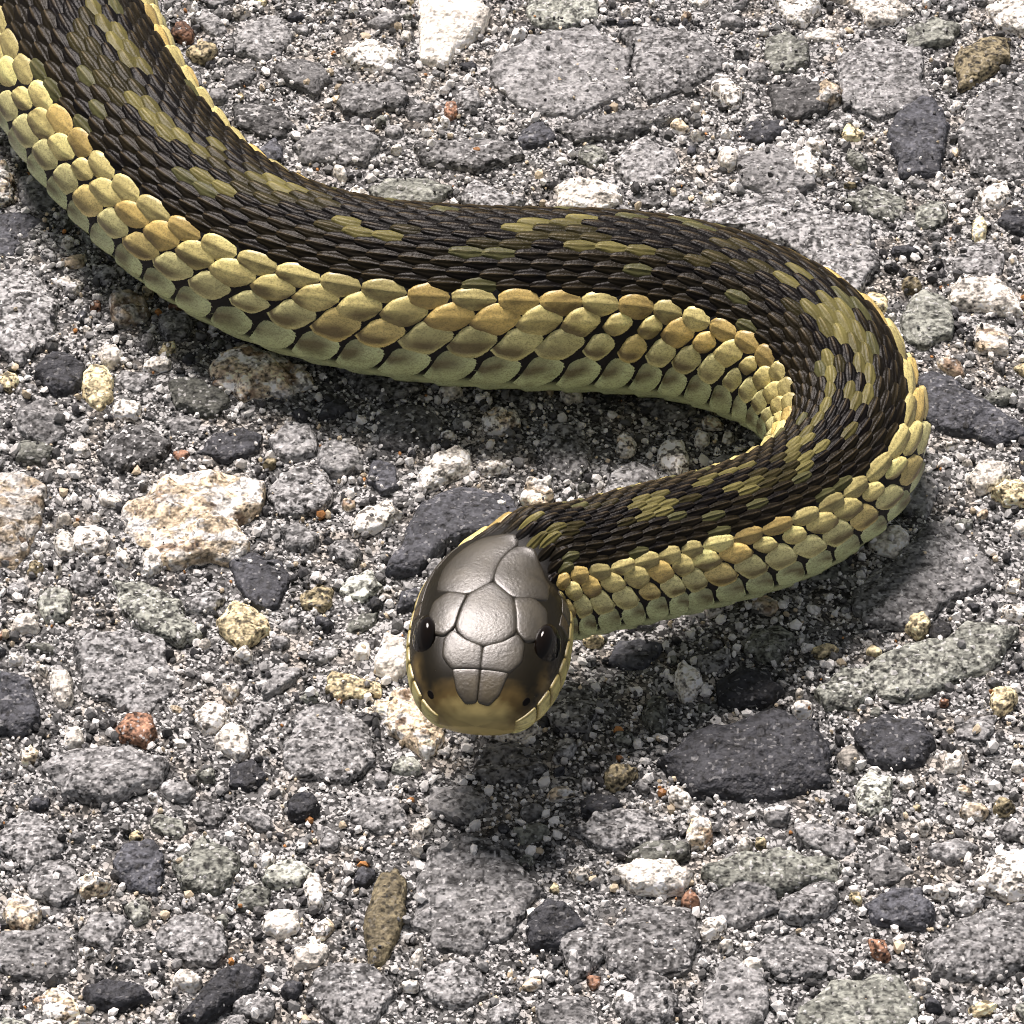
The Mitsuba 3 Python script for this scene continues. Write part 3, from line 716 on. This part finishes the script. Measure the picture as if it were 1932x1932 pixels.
# which scales show largest in the picture: those become parts of their own
def shown(v):
    q = to_px(v)
    f = q[SF]
    area = ((f[:, 1, 0] - f[:, 0, 0]) * (f[:, 2, 1] - f[:, 0, 1]) - (f[:, 2, 0] - f[:, 0, 0]) * (f[:, 1, 1] - f[:, 0, 1])) / 2
    inside = np.mean((q[:, 0] > 0) & (q[:, 0] < FRAME) & (q[:, 1] > 0) & (q[:, 1] < FRAME))
    return inside * max(-area.sum(), area.sum() * FACE)
FACE = 0.0
sc_sign = [shown(v) for v, _, _ in items]
if sum(1 for a in sc_sign if a > 100) < 60:
    FACE = 1.0
    sc_sign = [shown(v) for v, _, _ in items]
pick = sorted(range(len(items)), key=lambda k: -sc_sign[k])
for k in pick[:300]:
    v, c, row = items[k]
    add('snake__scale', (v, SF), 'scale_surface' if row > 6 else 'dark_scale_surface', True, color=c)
for name, surface, rows, text in (('back_scales', 'dark_scale_surface', range(7), 'narrow dark keeled scales of the back'),
                                  ('side_scales', 'scale_surface', range(7, 12), 'pale scales of the flanks and the belly plates')):
    V, F, C, at = [], [], [], 0
    for k in pick[300:]:
        v, c, row = items[k]
        if row in rows:
            V.append(v); F.append(SF + at); C.append(c); at += len(v)
    key = add('snake__' + name, (np.vstack(V), np.vstack(F)), surface, True, color=np.vstack(C))
    labels[key] = {'label': text, 'kind': 'stuff'}

# ---- head shields: patches of the head's own surface, each a little proud with a groove round it
def shield(name, poly, h, colour, colour2=None, by_angle=False, surface='head_surface', inset=.10, label=None, dome=.05, mirror=False):
    o = np.array(poly, float)
    if mirror:
        o = o * [-1, 1]
        o = o[::-1]
    c = o.mean(0)
    loop = np.vstack([o, o[:1]])
    t = np.concatenate([[0], np.cumsum(np.linalg.norm(np.diff(loop, axis=0), axis=1) + 1e-9)])
    n = 48
    u = np.linspace(0, t[-1], n, endpoint=False)
    ring = np.stack([np.interp(u, t, loop[:, k]) for k in (0, 1)], 1)
    for _ in range(2):
        ring = .22 * np.roll(ring, 1, 0) + .56 * ring + .22 * np.roll(ring, -1, 0)
    d = ring - c
    rho = np.array([0, .3, .55, .72, .84, .92, .97, 1.0])
    hh = h * np.array([1, 1, 1, .99, .96, .86, .5, -.5]) + dome * (1 - rho ** 2)
    xy = np.vstack([c[None]] + [c + d * r * (1 + inset) for r in rho[1:]])
    hv = np.concatenate([[hh[0]], np.repeat(hh[1:], n)])
    rr = np.concatenate([[0], np.repeat(rho[1:], n)])
    x, b = xy[:, 0], xy[:, 1]
    th = x if by_angle else theta_of(x, np.maximum(b, .05))
    ss = LEN - np.maximum(b, .02) * HM
    v = surf(ss, th) + normal(np.minimum(ss, LEN - .0002), th) * (hv * MM)[:, None]
    f = [[0, 1 + k, 1 + (k + 1) % n] for k in range(n)]
    for r in range(len(rho) - 2):
        a_, b_ = 1 + r * n, 1 + (r + 1) * n
        f += [[a_ + k, b_ + k, b_ + (k + 1) % n] for k in range(n)] + [[a_ + k, b_ + (k + 1) % n, a_ + (k + 1) % n] for k in range(n)]
    f = np.array(f)
    m = trimesh.Trimesh(v, f, process=False)
    nn = normal(np.minimum(ss[:1], LEN - .0005), th[:1])[0]
    if (m.face_normals[:n].mean(0) @ nn) < 0:
        f = f[:, ::-1]
    c1 = np.array(colour); c2 = np.array(colour2 if colour2 is not None else colour)
    nz = meshkit.fbm(np.stack([x * .5 + 3, b * .5, b * 0], -1), 4, 3)[:, None]
    g = np.clip((rr[:, None] - .55) * 2, 0, 1)
    cc = c1 * (1 - g) + c2 * g
    cc = cc * (.4 + 1.2 * nz) if np.mean(c1) < .1 else cc * np.clip(.25 + 1.4 * nz, .3, 1.2)
    key = add('snake__' + name, (v, f), surface, True, color=np.clip(cc, .003, .7))
    if label:
        labels[key] = {'label': label}
    return key

OL, OLD = (.036, .030, .018), (.016, .012, .006)
YEL, YEL2 = (.44, .40, .15), (.26, .20, .06)
BRN = (.04, .026, .009)
shield('head_shield', [(0, 9.0), (2.4, 9.9), (3.9, 11.6), (3.6, 14.5), (2.9, 17.8), (0, 20.6), (-2.9, 17.8), (-3.6, 14.5), (-3.9, 11.6), (-2.4, 9.9)], .24, OL, OLD, label='six sided middle shield between the eyes')
for mir in (False, True):
    shield('head_shield', [(.12, 5.7), (3.8, 5.6), (5.2, 7.4), (5.3, 10.0), (4.3, 11.3), (2.6, 9.8), (.12, 8.8)], .24, OL, OLD, mirror=mir)
    shield('head_shield', [(.12, 1.7), (1.6, 1.5), (2.8, 2.7), (3.7, 5.4), (.12, 5.5)], .20, (.04, .03, .012), OLD, mirror=mir)
    shield('head_shield', [(4.2, 11.8), (5.4, 10.6), (7.0, 11.4), (7.9, 13.5), (7.5, 17.2), (5.8, 18.6), (3.2, 17.8), (3.8, 14.8)], .34, OL, OLD, mirror=mir)
    shield('head_shield', [(.15, 21.0), (3.1, 18.2), (5.7, 19.0), (7.3, 19.6), (7.2, 24), (5.2, 28.0), (2.2, 29.6), (.15, 28.6)], .22, OL, OLD, mirror=mir)
    # side of the head, by angle from the middle of the crown
    for poly, c1, c2 in (([(58, 16.4), (77, 16.2), (77, 18.4), (60, 19.0)], BRN, OLD),
                         ([(60, 19.5), (78, 18.8), (78, 23.8), (60, 24.2)], OL, OLD),
                         ([(58, 24.6), (80, 24.2), (80, 29.5), (56, 29.5)], OL, OLD)):
        shield('cheek_shield', poly, .07, c1, c2, by_angle=True, mirror=mir)
    shield('nostril', [(58 + 6 * math.cos(t), 3.0 + .5 * math.sin(t)) for t in np.linspace(0, 6.28, 12, endpoint=False)], .02, (.004, .003, .002), by_angle=True, surface='dark_scale_surface', mirror=mir, dome=0)
    edges = [.9, 3.6, 6.6, 9.7, 12.9, 16.3, 20.2, 24.6]
    for e0, e1 in zip(edges[:-1], edges[1:]):
        g = .27
        shield('lip_shield', [(79, e0 + g), (108, e0 + g * .8), (108, e1 - g), (79, e1 - g)], .26, YEL, YEL2, by_angle=True, mirror=mir)
        shield('lower_lip_shield', [(112, e0 + .6), (131, e0 + .6), (131, e1 + .2), (112, e1 + .2)], .16, (.46, .45, .2), (.4, .36, .13), by_angle=True, mirror=mir)
# ---- eyes
def frame_at(b):
    s = LEN - b * HM
    I = lambda A: np.array([np.interp(s, SS, A[:, k]) for k in range(3)])
    return I(P), I(side), I(up), I(tg)
for sg in (1, -1):
    c, rt, u_, fw_ = frame_at(12.3)
    e = c + rt * sg * 8.1 * HM + u_ * 3.5 * HM
    m = trimesh.creation.icosphere(4, 1.0)
    basis = np.stack([rt * sg, fw_, u_], 0)
    rot = np.array([[1, .18, .12], [-.18, 1, 0], [-.12, 0, 1.0]])
    lv = np.array(m.vertices)
    ball = (lv * np.array([1.7, 3.5, 3.4]) * HM) @ rot @ basis + e
    f = np.array(m.faces)
    if sg < 0:
        f = f[:, ::-1]
    key = add('snake__eye', (ball, f), 'eye_surface', True)
    labels[key] = {'label': 'glossy dark eye on the right in the photo' if sg < 0 else 'glossy dark eye on the left in the photo'}
    ax = np.array([1.0, .12, .05]); ax /= np.linalg.norm(ax)
    cap = (lv @ ax) > math.cos(math.radians(46))
    fsel = f[cap[f].all(1)]
    pm = trimesh.Trimesh((lv * np.array([1.75, 3.55, 3.45]) * HM) @ rot @ basis + e, fsel, process=False)
    pm.remove_unreferenced_vertices()
    add(key + '__pupil', pm, 'pupil_surface', True)
